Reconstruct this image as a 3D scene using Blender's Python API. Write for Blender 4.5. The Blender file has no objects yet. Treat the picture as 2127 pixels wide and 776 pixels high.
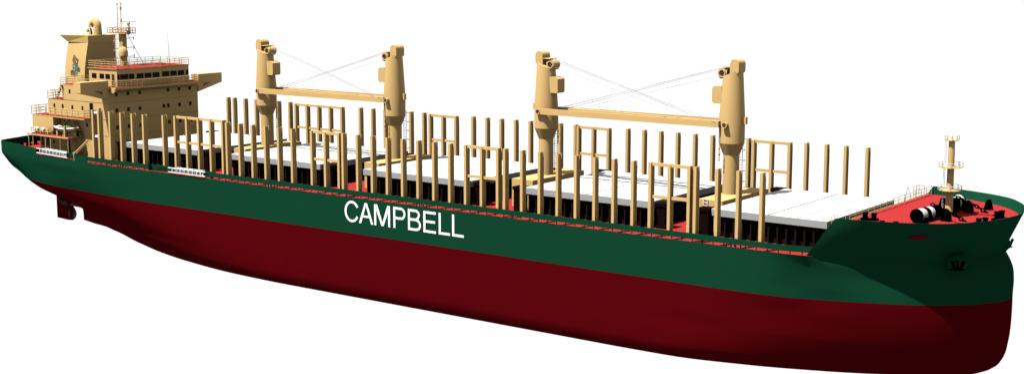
import bpy, bmesh, math, random
import numpy as np
from mathutils import Vector, Matrix
random.seed(4)
S = bpy.context.scene
COL = S.collection
PI = math.pi
V = Vector

# ------------------------------------------------------------------ materials
def mat(name, col, rough=0.55, spec=0.25, metal=0.0, vary=0.06, scale=0.35, bump=0.0):
    m = bpy.data.materials.new(name); m.use_nodes = True
    nt = m.node_tree; b = nt.nodes['Principled BSDF']
    b.inputs['Roughness'].default_value = rough
    b.inputs['Metallic'].default_value = metal
    b.inputs['Specular IOR Level'].default_value = spec
    tc = nt.nodes.new('ShaderNodeTexCoord')
    no = nt.nodes.new('ShaderNodeTexNoise'); no.inputs['Scale'].default_value = scale
    no.inputs['Detail'].default_value = 5
    nt.links.new(tc.outputs['Object'], no.inputs['Vector'])
    mx = nt.nodes.new('ShaderNodeMix'); mx.data_type = 'RGBA'
    a = [c*(1-vary) for c in col]; c2 = [min(1, c*(1+vary)) for c in col]
    mx.inputs[6].default_value = (*a, 1); mx.inputs[7].default_value = (*c2, 1)
    nt.links.new(no.outputs['Fac'], mx.inputs[0])
    nt.links.new(mx.outputs[2], b.inputs['Base Color'])
    if bump:
        n2 = nt.nodes.new('ShaderNodeTexNoise'); n2.inputs['Scale'].default_value = scale*6
        nt.links.new(tc.outputs['Object'], n2.inputs['Vector'])
        bp = nt.nodes.new('ShaderNodeBump'); bp.inputs['Strength'].default_value = bump
        nt.links.new(n2.outputs['Fac'], bp.inputs['Height'])
        nt.links.new(bp.outputs['Normal'], b.inputs['Normal'])
    return m

M = {}
M['tan']    = mat('tan_paint', (.54, .35, .140), rough=.8, spec=.08)
M['green']  = mat('green_hull_paint', (.0046, .040, .0195), rough=.9, spec=0)
M['anti']   = mat('red_antifouling', (.069, .0013, .0030), rough=.9, spec=0)
M['deck']   = mat('red_deck_paint', (.28, .0245, .0245), rough=.9, spec=0)
M['white']  = mat('white_hatch_paint', (.48, .48, .48), rough=.6, spec=.2, vary=.02)
M['grey']   = mat('grey_hatch_edge', (.30, .30, .30), rough=.6, spec=.2, vary=.04)
M['maroon'] = mat('dark_maroon_coaming', (.019, .0045, .0045), rough=.9, spec=0)
M['rib']    = mat('dark_rib_steel', (.012, .0085, .0088), rough=.9, spec=0)
M['black']  = mat('black_deck_gear', (.0008, .0008, .0008), rough=.9, spec=0)
M['glass']  = mat('dark_window_glass', (.0025, .0025, .0028), rough=.35, spec=.12)
M['locker'] = mat('dark_locker_paint', (.009, .0035, .0035), rough=.9, spec=0)
M['seam']   = mat('dark_panel_seam', (.02, .02, .02), rough=.8, spec=.05)
M['letter'] = mat('white_lettering', (.78, .78, .78), rough=.6, spec=.1, vary=.01)
M['wire']   = mat('pale_wire_rope', (.30, .30, .31), rough=.8, spec=0)
M['cream']  = mat('cream_canister', (.62, .62, .42), rough=.5)
M['whitep'] = mat('white_metal_paint', (.75, .75, .75), rough=.5)
M['prop']   = mat('bronze_propeller', (.06, .042, .028), rough=.45, metal=.3)
M['olive']  = mat('olive_boat_cover', (.05, .13, .02), rough=.8)
M['redspot']= mat('red_cover', (.45, .02, .02), rough=.7)
M['buff']   = mat('crest_buff', (.33, .25, .12), rough=.7)
M['teal']   = mat('crest_teal', (.02, .13, .15), rough=.6)
M['gold']   = mat('crest_gold', (.17, .10, .02), rough=.6)
M['ink']    = mat('crest_outline', (.015, .045, .045), rough=.6)
M['steel']  = mat('grey_radar_dish', (.035, .04, .045), rough=.5)
M['dkbrown']= mat('dark_brown_door', (.035, .024, .012), rough=.6)
M['oval']   = mat('dark_red_bow_mark', (.09, .006, .008), rough=.9, spec=0)

# ------------------------------------------------------------------ mesh builder
class MB:
    def __init__(s): s.v = []; s.f = []; s.m = []; s.mats = []
    def mi(s, m):
        if m not in s.mats: s.mats.append(m)
        return s.mats.index(m)
    def poly(s, pts, m): 
        n = len(s.v); s.v += [tuple(p) for p in pts]; s.f.append(list(range(n, n+len(pts)))); s.m.append(s.mi(m))
    def raw(s, vs, fs, m):
        n = len(s.v); s.v += [tuple(p) for p in vs]; k = s.mi(m)
        for f in fs: s.f.append([n+i for i in f]); s.m.append(k)
    def box(s, x0, x1, y0, y1, z0, z1, m, top=None):
        vs = [(x, y, z) for z in (z0, z1) for y in (y0, y1) for x in (x0, x1)]
        s.raw(vs, [(0,2,3,1), (0,1,5,4), (1,3,7,5), (3,2,6,7), (2,0,4,6)], m)
        s.raw(vs, [(4,5,7,6)], top or m)
        return s
    def bar(s, a, b, w, h, m):
        a, b = V(a), V(b); d = (b-a).normalized()
        up = V((0,0,1)) if abs(d.z) < .95 else V((1,0,0))
        r = d.cross(up).normalized(); u = r.cross(d)
        vs = [p + r*(i*w/2) + u*(j*h/2) for p in (a, b) for i, j in ((-1,-1), (1,-1), (1,1), (-1,1))]
        s.raw(vs, [(3,2,1,0), (4,5,6,7), (0,1,5,4), (1,2,6,5), (2,3,7,6), (3,0,4,7)], m); return s
    def tube(s, pts, r, m, n=8, cap=True):
        pts = [V(p) for p in pts]; rs = r if isinstance(r, (list, tuple)) else [r]*len(pts)
        vs = []; fs = []
        pr = None
        for i, p in enumerate(pts):
            d = (pts[min(i+1, len(pts)-1)] - pts[max(i-1, 0)])
            if d.length < 1e-6: d = V((0,0,1))
            d.normalize()
            if pr is None:
                up = V((0,0,1)) if abs(d.z) < .9 else V((1,0,0)); q = d.cross(up).normalized()
            else:
                q = (pr - d*pr.dot(d)).normalized()
            pr = q; w = d.cross(q)
            for k in range(n):
                a = 2*PI*k/n; vs.append(p + q*math.cos(a)*rs[i] + w*math.sin(a)*rs[i])
        for i in range(len(pts)-1):
            for k in range(n):
                fs.append((i*n+k, i*n+(k+1) % n, (i+1)*n+(k+1) % n, (i+1)*n+k))
        if cap:
            fs.append(tuple(range(n-1, -1, -1))); b = (len(pts)-1)*n; fs.append(tuple(range(b, b+n)))
        s.raw(vs, fs, m); return s
    def lathe(s, o, prof, m, n=24, axis='z'):
        vs = []; fs = []
        for r, h in prof:
            for k in range(n):
                a = 2*PI*k/n; c, d = math.cos(a)*r, math.sin(a)*r
                p = {'z': (c, d, h), 'y': (d, h, c), 'x': (h, c, d)}[axis]
                vs.append(V(o)+V(p))
        for i in range(len(prof)-1):
            for k in range(n): fs.append((i*n+k, i*n+(k+1) % n, (i+1)*n+(k+1) % n, (i+1)*n+k))
        fs.append(tuple(range(n-1, -1, -1))); b = (len(prof)-1)*n; fs.append(tuple(range(b, b+n)))
        s.raw(vs, fs, m); return s
    def prism(s, pts, axis, a, b, m, mcap=None):
        """polygon pts (2d) extruded along axis from a to b"""
        def P(q, t): return {'x': (t, q[0], q[1]), 'y': (q[0], t, q[1]), 'z': (q[0], q[1], t)}[axis]
        n = len(pts); vs = [P(q, a) for q in pts]+[P(q, b) for q in pts]
        s.raw(vs, [(i, (i+1) % n, n+(i+1) % n, n+i) for i in range(n)], m)
        s.raw(vs, [tuple(range(n-1, -1, -1)), tuple(range(n, 2*n))], mcap or m); return s
    def ball(s, c, r, m, sc=(1,1,1), n=14):
        prof = [(max(1e-4, math.sin(PI*i/8)*r), -math.cos(PI*i/8)*r) for i in range(9)]
        k = len(s.v); s.lathe((0,0,0), prof, m, n)
        for i in range(k, len(s.v)):
            p = s.v[i]; s.v[i] = (c[0]+p[0]*sc[0], c[1]+p[1]*sc[1], c[2]+p[2]*sc[2])
        return s
    def xf(s, mtx):
        s.v = [tuple(mtx @ V(p)) for p in s.v]; return s

WL = {}      # world location of each object's origin
def tag(o, label=None, cat=None, group=None, kind=None):
    if label: o['label'] = label
    if cat: o['category'] = cat
    if group: o['group'] = group
    if kind: o['kind'] = kind
    return o
def empty(name, loc, parent=None, rz=0):
    o = bpy.data.objects.new(name, None); COL.objects.link(o); o.empty_display_size = .5
    W = V(loc)
    if parent: o.parent = parent; o.location = W - WL[parent]
    else: o.location = W
    o.rotation_euler.z = rz; WL[o] = W
    return o
def obj(name, mb, parent=None, smooth=True, org=None, recalc=True, label=None, ang=32):
    """link a builder as ONE mesh object; coordinates given in the parent's world (or local of a prototype)"""
    xs = np.array(mb.v)
    if org is None:
        lo, hi = xs.min(0), xs.max(0); org = ((lo[0]+hi[0])/2, (lo[1]+hi[1])/2, lo[2])
    O = V([float(c) for c in org])
    me = bpy.data.meshes.new(name)
    me.from_pydata([tuple(V(p)-O) for p in mb.v], [], mb.f)
    for m in mb.mats: me.materials.append(M[m])
    me.polygons.foreach_set('material_index', mb.m)
    bm = bmesh.new(); bm.from_mesh(me)
    bmesh.ops.remove_doubles(bm, verts=bm.verts, dist=1e-4)
    if recalc: bmesh.ops.recalc_face_normals(bm, faces=bm.faces)
    bm.to_mesh(me); bm.free()
    if smooth:
        me.shade_smooth(); me.set_sharp_from_angle(angle=math.radians(ang))
    o = bpy.data.objects.new(name, me); COL.objects.link(o)
    if parent: o.parent = parent; o.location = O - WL[parent]
    else: o.location = O
    WL[o] = O
    if label: o['label'] = label
    return o
def clone(o, parent, loc=None, rz=None):
    """copy of an object with copies of everything under it"""
    c = o.copy(); COL.objects.link(c); c.parent = parent
    if loc is not None: c.location = loc
    if rz is not None: c.rotation_euler.z = rz
    for ch in [k for k in S.objects if k.parent is o]: clone(ch, c)
    return c

def pchip(xs, ys, xq):
    xs = np.array(xs, float); ys = np.array(ys, float); h = np.diff(xs); d = np.diff(ys)/h
    m = np.zeros(len(xs)); m[0] = d[0]; m[-1] = d[-1]
    for i in range(1, len(xs)-1):
        if d[i-1]*d[i] > 0:
            w1 = 2*h[i]+h[i-1]; w2 = h[i]+2*h[i-1]; m[i] = (w1+w2)/(w1/d[i-1]+w2/d[i])
    xq = np.clip(np.atleast_1d(xq), xs[0], xs[-1]); i = np.clip(np.searchsorted(xs, xq)-1, 0, len(xs)-2)
    t = (xq-xs[i])/h[i]
    return ((2*t**3-3*t**2+1)*ys[i]+(t**3-2*t**2+t)*h[i]*m[i]+(-2*t**3+3*t**2)*ys[i+1]+(t**3-t**2)*h[i]*m[i+1])

# ------------------------------------------------------------------ the ship
DZ = -0.85           # top edge of the hull side
DK = -1.10           # main deck
SHIP = empty('cargo_ship', (20, 0, -14.1))
tag(SHIP, 'green and dark red bulk cargo ship with tan deck cranes and white hatch covers', 'ship')

MID = [(-10, None)]
LEV = [   # z, [(x, half breadth) ...] from the aft end to the bow
 (-14.0, [(-35,0),(-33,1.2),(-30,3.0),(-20,6.8),(-10,9.6),(0,11.2),(10,11.7),(60,11.7),(68,11.2),(76,9.1),(84,6.0),(89,3.5),(91.5,1.4),(92.6,0)]),
 (-13.85, [(-40,0),(-38,1.0),(-35,2.4),(-30,4.4),(-20,8.0),(-10,10.7),(0,12.0),(10,12.4),(60,12.4),(68,12.2),(76,10.6),(84,7.8),(89,5.4),(93,2.9),(95.8,0)]),
 (-13.2, [(-49.9,0),(-49.4,.4),(-46,.6),(-40,2.4),(-30,6.0),(-20,9.5),(-10,11.8),(0,12.8),(10,13.15),(60,13.15),(68,13.05),(76,11.9),(84,9.5),(90,6.7),(94.5,4.0),(98.0,0)]),
 (-12.2, [(-49.9,0),(-49.3,.45),(-46,.9),(-40,3.8),(-30,7.6),(-20,10.7),(-10,12.5),(0,13.25),(10,13.42),(60,13.42),(68,13.4),(76,12.8),(84,10.8),(90,8.3),(95,5.5),(99.3,0)]),
 (-10.6, [(-50.2,0),(-49.6,.6),(-46,2.2),(-40,5.6),(-30,9.3),(-20,11.8),(-10,13.0),(0,13.42),(10,13.45),(62,13.45),(69,13.45),(77,13.05),(84,11.5),(90,9.1),(95,6.5),(98.2,3.6),(100.0,0)]),
 (-9.4,  [(-53.5,0),(-52.5,.7),(-48,3.2),(-44,5.8),(-40,7.5),(-30,10.5),(-20,12.4),(-10,13.3),(0,13.45),(62,13.45),(70,13.4),(77,13.2),(84,11.85),(90,9.5),(95,6.9),(98.5,3.6),(100.15,0)]),
 (-8.2, [(-56.0,0),(-54.6,1.4),(-50,4.9),(-46,7.2),(-40,9.2),(-30,11.4),(-20,12.9),(-10,13.4),(0,13.45),(62,13.45),(71,13.45),(77,13.25),(84,12.0),(90,9.75),(95,7.2),(98.6,3.7),(100.2,0)]),
 (-6.8, [(-57.6,0),(-56.3,2.8),(-53,6.2),(-48.5,8.9),(-42,10.8),(-36,11.8),(-28,12.6),(-20,13.2),(-10,13.45),(62,13.45),(72,13.45),(77,13.3),(84,12.15),(90,9.95),(95,7.4),(98.8,3.6),(100.2,0)]),
 (-5.4, [(-58.8,0),(-57.8,4.2),(-55.5,7.0),(-52,9.0),(-48.5,10.3),(-42,11.7),(-36,12.3),(-28,12.9),(-20,13.35),(-12,13.45),(62,13.45),(73,13.45),(78,13.35),(81.6,12.9),(85,11.9),(90.6,9.8),(94,8.1),(97.1,5.7),(99.2,3.0),(100.2,0)]),
 (-4.2, [(-59.9,0),(-59.0,5.0),(-57.8,7.4),(-55,8.6),(-52,9.6),(-48.5,10.6),(-42,11.9),(-36,12.6),(-28,13.1),(-20,13.4),(-12,13.45),(62,13.45),(74,13.45),(79,13.3),(84,12.35),(90,10.0),(94,8.1),(97.2,5.7),(99.3,3.0),(100.2,0)]),
 (-3.0, [(-60.6,0),(-59.8,5.2),(-58.4,8.1),(-56,9.1),(-52,10.0),(-47,11.2),(-41,12.2),(-36,12.8),(-28,13.25),(-20,13.45),(62,13.45),(75,13.45),(80,13.3),(84,12.45),(90,9.9),(94,8.05),(97.2,5.6),(99.2,3.1),(100.1,0)]),
 (-1.8, [(-61.0,0),(-60.2,4.6),(-58.6,8.78),(-56,9.46),(-52,10.18),(-47,11.38),(-41,12.43),(-36,12.98),(-28,13.35),(-20,13.45),(62,13.45),(76,13.45),(81,13.3),(84.2,12.6),(88,10.95),(91.7,9.2),(95,7.35),(97.5,4.95),(98.9,2.9),(99.5,0)]),
 (-0.85,[(-61.2,0),(-60.2,4.5),(-58.6,8.85),(-56,9.5),(-52,10.2),(-47,11.4),(-41,12.45),(-34,13.1),(-28,13.35),(-20,13.45),(62,13.45),(78,13.45),(82,13.4),(84.0,13.1),(85,12.45),(86,11.85),(88,10.8),(91.7,9.05),(95,7.05),(97,5.05),(98.3,2.85),(98.9,0)]),
]
NU = 150
u = np.linspace(0, 1, NU)
u = .5*u + .5*(.5-.5*np.cos(PI*u))      # more stations at both ends
def level_curve(ctrl):
    xa, xf = ctrl[0][0], ctrl[-1][0]
    # even finer right at the ends
    x = xa + (xf-xa)*u
    y2 = pchip([c[0] for c in ctrl], [c[1]**2 for c in ctrl], x)
    return x, np.sqrt(np.maximum(y2, 0))
CX = []; CY = []
for z, c in LEV:
    x, y = level_curve(c); CX.append(x); CY.append(y)
CX = np.array(CX); CY = np.array(CY); zc = np.array([l[0] for l in LEV])
zz = sorted(set([float(z) for z in zc] + [float(a) for a in np.arange(-13.0, -0.9, .5)] + [-13.98,-13.7,-13.5]))
GX = np.array([pchip(zc, CX[:, i], zz) for i in range(NU)]).T
GY = np.array([pchip(zc, CY[:, i], zz) for i in range(NU)]).T
def side_y(x, z=DZ):
    k = int(np.argmin(abs(np.array(zz)-z))); return float(np.interp(x, GX[k], GY[k]))
hb = MB(); nz = len(zz)
for sgn in (-1, 1):
    vs = [(GX[k, i], sgn*GY[k, i], zz[k] - (.25*min(1, max(0, (GX[k, i]-84.0)/2.2)) if k == nz-1 else 0)) for k in range(nz) for i in range(NU)]
    for k in range(nz-1):
        fs = [(k*NU+i, k*NU+i+1, (k+1)*NU+i+1, (k+1)*NU+i) for i in range(NU-1)]
        hb.raw(vs if k == 0 else [], [], 'anti') if k == 0 else None
        if k == 0: base = len(hb.v)-len(vs)
        mi = hb.mi('green' if zz[k] >= -5.41 else 'anti')
        for f in fs: hb.f.append([base+q for q in f]); hb.m.append(mi)
for sgn, xend in ((-1, -45.0), (1, -34.0)):
    base = len(hb.v); k_ = hb.mi('green'); ii = [i for i in range(NU) if GX[-1, i] < xend]
    ex = [(GX[-1, i], sgn*GY[-1, i]) for i in ii] + [(xend, sgn*float(np.interp(xend, GX[-1], GY[-1])))]
    for (x, y) in ex: hb.v += [(x, y, DZ), (x, y, 0.0)]
    for q in range(len(ex)-1): hb.f.append([base+2*q, base+2*q+2, base+2*q+3, base+2*q+1]); hb.m.append(k_)
for i in range(NU-1):
    hb.poly([(GX[0,i],-GY[0,i],zz[0]), (GX[0,i+1],-GY[0,i+1],zz[0]), (GX[0,i+1],GY[0,i+1],zz[0]), (GX[0,i],GY[0,i],zz[0])], 'anti')
HULL = obj('hull', hb, SHIP, org=(20, 0, -14.1))
db = MB(); kd = int(np.argmin(abs(np.array(zz)+1.3)))
for i in range(NU-1):
    a_, b_ = min(GY[kd,i], GY[-1,i])-.03, min(GY[kd,i+1], GY[-1,i+1])-.03
    if min(a_, b_) > .1 and GX[kd,i+1] < 85.6: db.poly([(GX[kd,i],-a_,DK), (GX[kd,i+1],-b_,DK), (GX[kd,i+1],b_,DK), (GX[kd,i],a_,DK)], 'deck')
obj('main_deck', db, SHIP, smooth=False)

# the ship's name
def text_obj(txt, x0, x1, z0, z1, y, parent):
    cu = bpy.data.curves.new('lettering', 'FONT'); cu.body = txt; cu.extrude = 0.0; cu.offset = -0.012
    t = bpy.data.objects.new('lettering', cu); COL.objects.link(t)
    dg = bpy.context.evaluated_depsgraph_get(); me = bpy.data.meshes.new_from_object(t.evaluated_get(dg))
    bpy.data.objects.remove(t)
    co = np.array([v.co[:] for v in me.vertices]); lo, hi = co.min(0), co.max(0)
    for v in me.vertices:
        X = x0+(v.co.x-lo[0])/(hi[0]-lo[0])*(x1-x0); Z = z0+(v.co.y-lo[1])/(hi[1]-lo[1])*(z1-z0)
        v.co = (X-x0, 0, Z-z0)
    me.materials.clear(); me.materials.append(M['letter'])
    o = bpy.data.objects.new('name_lettering', me); COL.objects.link(o)
    o.parent = parent; o.location = V((x0, y, z0))-WL[parent]; WL[o] = V((x0, y, z0))
    o.modifiers.new('thick', 'SOLIDIFY').thickness = .02
    return o

# Helvetica-like strokes drawn as shapes: each letter is a set of polygons in a unit box (w, h=1)
def stroke_letters(txt, x0, x1, z0, z1, y, parent):
    T = .118       # stroke weight as fraction of cap height
    def arc(cx, cz, rx, rz, a0, a1, n=22):
        out = []
        for i in range(n):
            a = math.radians(a0+(a1-a0)*i/n); b = math.radians(a0+(a1-a0)*(i+1)/n)
            out.append([(cx+rx*math.cos(a), cz+rz*math.sin(a)), (cx+rx*math.cos(b), cz+rz*math.sin(b)),
                        (cx+(rx-T)*math.cos(b), cz+(rz-T)*math.sin(b)), (cx+(rx-T)*math.cos(a), cz+(rz-T)*math.sin(a))])
        return out
    def R(a, b, c, d): return [(a, c), (b, c), (b, d), (a, d)]
    def G(ch):
        if ch == 'C': return .835, arc(.44, .5, .44, .52, 28, 332, 34)
        if ch == 'A':
            w = .86; m = w/2; s = .135
            return w, [[(0,0),(s,0),(m+.0,.86),(m-.07,1)], [(m-.07,1),(m+.07,1),(m,.86),(m,.86)], [(w,0),(w-s,0),(m,.86),(m+.07,1)], R(.2,.66,.29,.29+T-.01)]
        if ch == 'M':
            w = .93; return w, [R(0,T,0,1), R(w-T,w,0,1), [(0,1),(.17,1),(w/2+.06,0),(w/2-.06,0)], [(w,1),(w-.17,1),(w/2-.06,0),(w/2+.06,0)]]
        if ch == 'P':
            return .80, [R(0,T+.01,0,1), R(.1,.5,1-T,1), R(.1,.5,.42,.42+T)] + arc(.50, .71, .29, .29, -90, 90)
        if ch == 'B':
            return .82, [R(0,T+.01,0,1), R(.1,.48,1-T,1), R(.1,.5,.46,.46+T), R(.1,.5,0,T)] + arc(.48, .745, .27, .255, -80, 90) + arc(.51, .285, .31, .285, -90, 90)
        if ch == 'E': return .78, [R(0,T+.01,0,1), R(.1,.76,0,T), R(.1,.76,1-T,1), R(.1,.71,.46,.46+T)]
        if ch == 'L': return .68, [R(0,T+.01,0,1), R(.1,.68,0,T)]
    EXT = {'C': (0, 125), 'A': (130, 260), 'M': (269, 412), 'P': (439, 550), 'B': (572, 687), 'E': (710, 825), 'L': (847, 945), 'L2': (964, 1067)}
    P = []; cur = 1.0; seen = 0
    for ch in txt:
        w, ps = G(ch); key = ch
        if ch == 'L':
            seen += 1; key = 'L' if seen == 1 else 'L2'
        a_, b_ = [(q/1067)*(1+.055*(1-q/1067)) for q in EXT[key]]
        for p in ps: P.append([(a_+(b_-a_)*c_/w, d_) for c_, d_ in p])
    mb = MB()
    for k_, p in enumerate(P):
        mb.poly([(x0+(x1-x0)*a/cur, y-.0012*(k_ % 40), z0+(z1-z0)*b) for a, b in p], 'letter')
    o = obj('name_lettering', mb, parent, smooth=False, label='white painted name CAMPBELL on the green side')
    return o
stroke_letters('CAMPBELL', 21.65, 40.75, -3.93, -1.33, -13.462, HULL)

# ---------------- forecastle shell (flared bulwark) and its deck
botc = [(84.0,13.1),(85,12.45),(86,11.85),(88,10.8),(91.7,9.05),(95,7.05),(97,5.05),(98.3,2.85),(98.9,0)]
def zknuckle(x): return DZ - .25*min(1, max(0, (x-84.0)/2.2))
topc = [(86.95,13.0),(90.3,12.45),(94.1,11.15),(96.5,9.7),(98.2,7.6),(99.6,5.0),(100.35,2.3),(100.6,0)]
def resamp(c, n):
    c = np.array(c, float); s = np.r_[0, np.cumsum(np.hypot(*np.diff(c, axis=0).T))]; s /= s[-1]
    # smooth: dense pchip in y^2 against arc length
    t = np.linspace(0, 1, n); return pchip(s, c[:, 0], t), np.sqrt(np.maximum(pchip(s, c[:, 1]**2, t), 0))
NB = 60; NV = 12
bx, _ = resamp(botc, NB); by = np.array([side_y(x) for x in bx]); by[-1] = 0
tx, ty = resamp(topc, NB)
def flare(i, v, off=0):
    zb_ = zknuckle(bx[i]); z = zb_ + (3.2-zb_)*v; w = v
    return bx[i]+(tx[i]-bx[i])*v, (by[i]+(ty[i]-by[i])*w), z
fb = MB()
for sgn in (-1, 1):
    vs = []; n_ = (NV+1)*NB
    for t_ in (0, .09):
        for j in range(NV+1):
            for i in range(NB):
                x, y, z = flare(i, j/NV)
                vs.append((x - (t_*1.3 if i > NB*.75 else t_*.3 if i else 0), sgn*max(0, y-t_), z))
    G_ = [(j*NB+i, j*NB+i+1, (j+1)*NB+i+1, (j+1)*NB+i) for j in range(NV) for i in range(NB-1)]
    fb.raw(vs, G_ + [tuple(n_+q for q in reversed(f)) for f in G_] +
           [(NV*NB+i, NV*NB+i+1, n_+NV*NB+i+1, n_+NV*NB+i) for i in range(NB-1)] +
           [(j*NB, n_+j*NB, n_+(j+1)*NB, (j+1)*NB) for j in range(NV)], 'green')
fo = obj('forecastle_bulwark', fb, SHIP, recalc=False)
fd = MB(); v0 = (2.3-DZ+.25)/(3.2-DZ+.25)
ring = [flare(i, v0) for i in range(NB)]
for i in range(NB-1):
    a, b = ring[i], ring[i+1]
    fd.poly([(a[0],-a[1],2.3), (b[0],-b[1],2.3), (b[0],b[1],2.3), (a[0],a[1],2.3)], 'deck')
obj('forecastle_deck', fd, SHIP, smooth=False)
wb = MB().box(86.25, 86.4, -11.2, 11.2, DK, 2.28, 'tan'); wb.box(84.6, 86.25, -3, 3, DZ, 1.1, 'maroon')
obj('forecastle_bulkhead', wb, SHIP, smooth=False)
ov = MB(); oc = V((94.2, 0, 1.62))
pts = []
for k in range(24):
    a = 2*PI*k/24; xx = 94.15+.95*math.cos(a); zt = 1.62+.24*math.sin(a)+.16*math.cos(a)
    v = (zt-DZ+.25)/(3.2-DZ+.25); xs_ = [flare(i, v)[0] for i in range(NB)]; ys_ = [flare(i, v)[1] for i in range(NB)]
    pts.append((xx, -float(np.interp(xx, xs_, ys_))-.10, zt))
ov.poly(pts, 'oval'); obj('bow_mark', ov, SHIP, smooth=False, label='dark red oval mark on the flared bow')

# ---------------- bulwarks
BY = 13.32
def strip_bulwark(name, pts, z0, z1, th=.08, parent=SHIP, m='green'):
    mb = MB()
    for a, b in zip(pts[:-1], pts[1:]):
        a, b = V((*a, 0)), V((*b, 0)); d = (b-a).normalized(); n = V((-d.y, d.x, 0))*th/2
        vs = [(p+q+V((0,0,z))) for z in (z0, z1) for p, q in ((a,n),(b,n),(b,-n),(a,-n))]
        mb.raw(vs, [(0,1,2,3),(7,6,5,4),(0,4,5,1),(1,5,6,2),(2,6,7,3),(3,7,4,0)], m)
    return obj(name, mb, parent, smooth=False)
xs = list(np.linspace(-3.4, 84.6, 30))
side = lambda x: -min(BY, side_y(x)-.1)
B1 = strip_bulwark('bulwark', [(x, side(x)) for x in np.linspace(-30.3, -16.3, 8)], -.61, .0)
B2 = strip_bulwark('bulwark', [(x, side(x)) for x in xs], -.61, .0)
Br = strip_bulwark('bulwark', [(-16.3, side(-16.3)), (-16.3, -12.72), (-3.4, -12.72), (-3.4, side(-3.4))], DZ, .0)
Bp = strip_bulwark('bulwark', [(x, -side(x)) for x in np.linspace(-34, 84.6, 40)], -.61, .0)
smb = MB().box(-.03, .03, -.05, .35, 0, .36, 'black')
stay0 = None
for B, a, b in ((B1, -29.6, -16.5), (B2, -2.9, 84.2)):
    for x in np.arange(a, b, 1.235):
        loc = V((x, side(x)+.03, DZ))
        if stay0 is None:
            stay0 = obj('bulwark_stay', MB().box(x-.03, x+.03, loc.y-.02, loc.y+.1, DZ, -.58, 'black'), B, smooth=False)
            sorg = WL[stay0]; s_off = sorg-loc
        else:
            c = stay0.copy(); COL.objects.link(c); c.parent = B; c.location = loc+s_off-WL[B]
# stern bulwark: the hull side carried up past the deck, lined on the inside
sb = MB()
for sgn, xend in ((-1, -45.0), (1, -34.0)):
    xs2 = np.concatenate([GX[-1][GX[-1] < xend], [xend]])
    ys2 = np.array([np.interp(x, GX[-1], GY[-1]) for x in xs2])
    o2 = [(x, sgn*y) for x, y in zip(xs2, ys2)]; i2 = [(max(x, -61.08+.0*y), sgn*max(0, y-.10)) for x, y in zip(xs2+.05, ys2)]
    for (a, b, c, d) in zip(o2[:-1], o2[1:], i2[:-1], i2[1:]):
        sb.raw([(*c,DK),(*d,DK),(*d,-.002),(*c,-.002)], [(0,1,2,3)], 'green')
        sb.raw([(*a,-.002),(*b,-.002),(*d,-.002),(*c,-.002)], [(0,1,2,3)], 'green')
    a, c = o2[-1], i2[-1]; sb.raw([(*a,DZ),(*c,DZ),(*c,-.002),(*a,-.002)], [(0,1,2,3)], 'green')
so = obj('stern_bulwark', sb, SHIP)
strip_bulwark('bulwark', [(-45.0, -side_y(-45)), (-45.0, -11.15), (-33.6, -12.3), (-33.6, -side_y(-33.6)+.02)], DZ, .0)
strip_bulwark('bulwark', [(x, -side_y(x)+.04) for x in (-33.6, -32.5, -31.4, -30.3)], DZ, .0)

# ---------------- cargo stanchions
p_ = 2.461
singles = [-28.73,-27.27,-24.74,-22.23,-19.71,-17.25] + [i*p_ for i in range(6)] + [21.28+i*p_ for i in range(8)] + [46.6+i*p_ for i in range(8)] + [71.45, 74.0, 76.4, 79.05]
near_fr = [[-10.39+i*2.42 for i in range(5)], [15.83+i*2.36 for i in range(3)], [40.87+i*2.36 for i in range(3)], [65.97+i*2.36 for i in range(3)]]
far_fr = [[-13.42+i*2.42 for i in range(5)], [13.50+i*2.36 for i in range(3)], [38.97+i*2.36 for i in range(3)], [64.57+i*2.36 for i in range(3)]]
def stanchion_mb(x, y, h=6.97):
    mb = MB(); z0 = -.45; w = .17; d = .37
    mb.box(x-w, x+w, y-d, y-d+.07, z0, h, 'tan')
    mb.box(x-w, x+w, y+d-.07, y+d, z0, h, 'tan')
    mb.box(x-.05, x+.05, y-d+.07, y+d-.07, z0, h-.02, 'tan')
    return mb
st0 = obj('stanchion', stanchion_mb(-28.73, -12.86), SHIP, smooth=False)
off0 = WL[st0] - V((-28.73, -12.86, 0))
def put_st(x, y, dz=0):
    c = st0.copy(); COL.objects.link(c); c.parent = SHIP; c.location = V((x, y, dz)) + off0 - WL[SHIP]
for x in singles[1:]: put_st(x-.1, -12.86)
put_st(-13.05-.7, -12.3, .1)
for x in singles + [-14.75]: put_st(x+.1, 12.86)
for fr, y in [(f, -12.86) for f in near_fr] + [(f, 12.86) for f in far_fr]:
    e = -.08 if y < 0 else .1; dz = 0 if y < 0 else -.13
    if fr is near_fr[0]: y = -12.3; e = -.85; dz = .15
    for x in fr: put_st(x+e, y, dz)
    for z in (6.8, 3.36):
        r_ = MB().box(fr[0]+.17+e, fr[-1]-.17+e, y-.16, y+.10, z-.16+dz, z+.16+dz, 'tan')
        obj('cross_rail', r_, SHIP, smooth=False)
for z in (6.45, 3.0):
    obj('cross_plate', MB().box(-28.56, -27.44, -13.05, -12.65, z, z+.3, 'whitep'), SHIP, smooth=False, label='white plate bridging the two aftmost stanchions')

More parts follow.
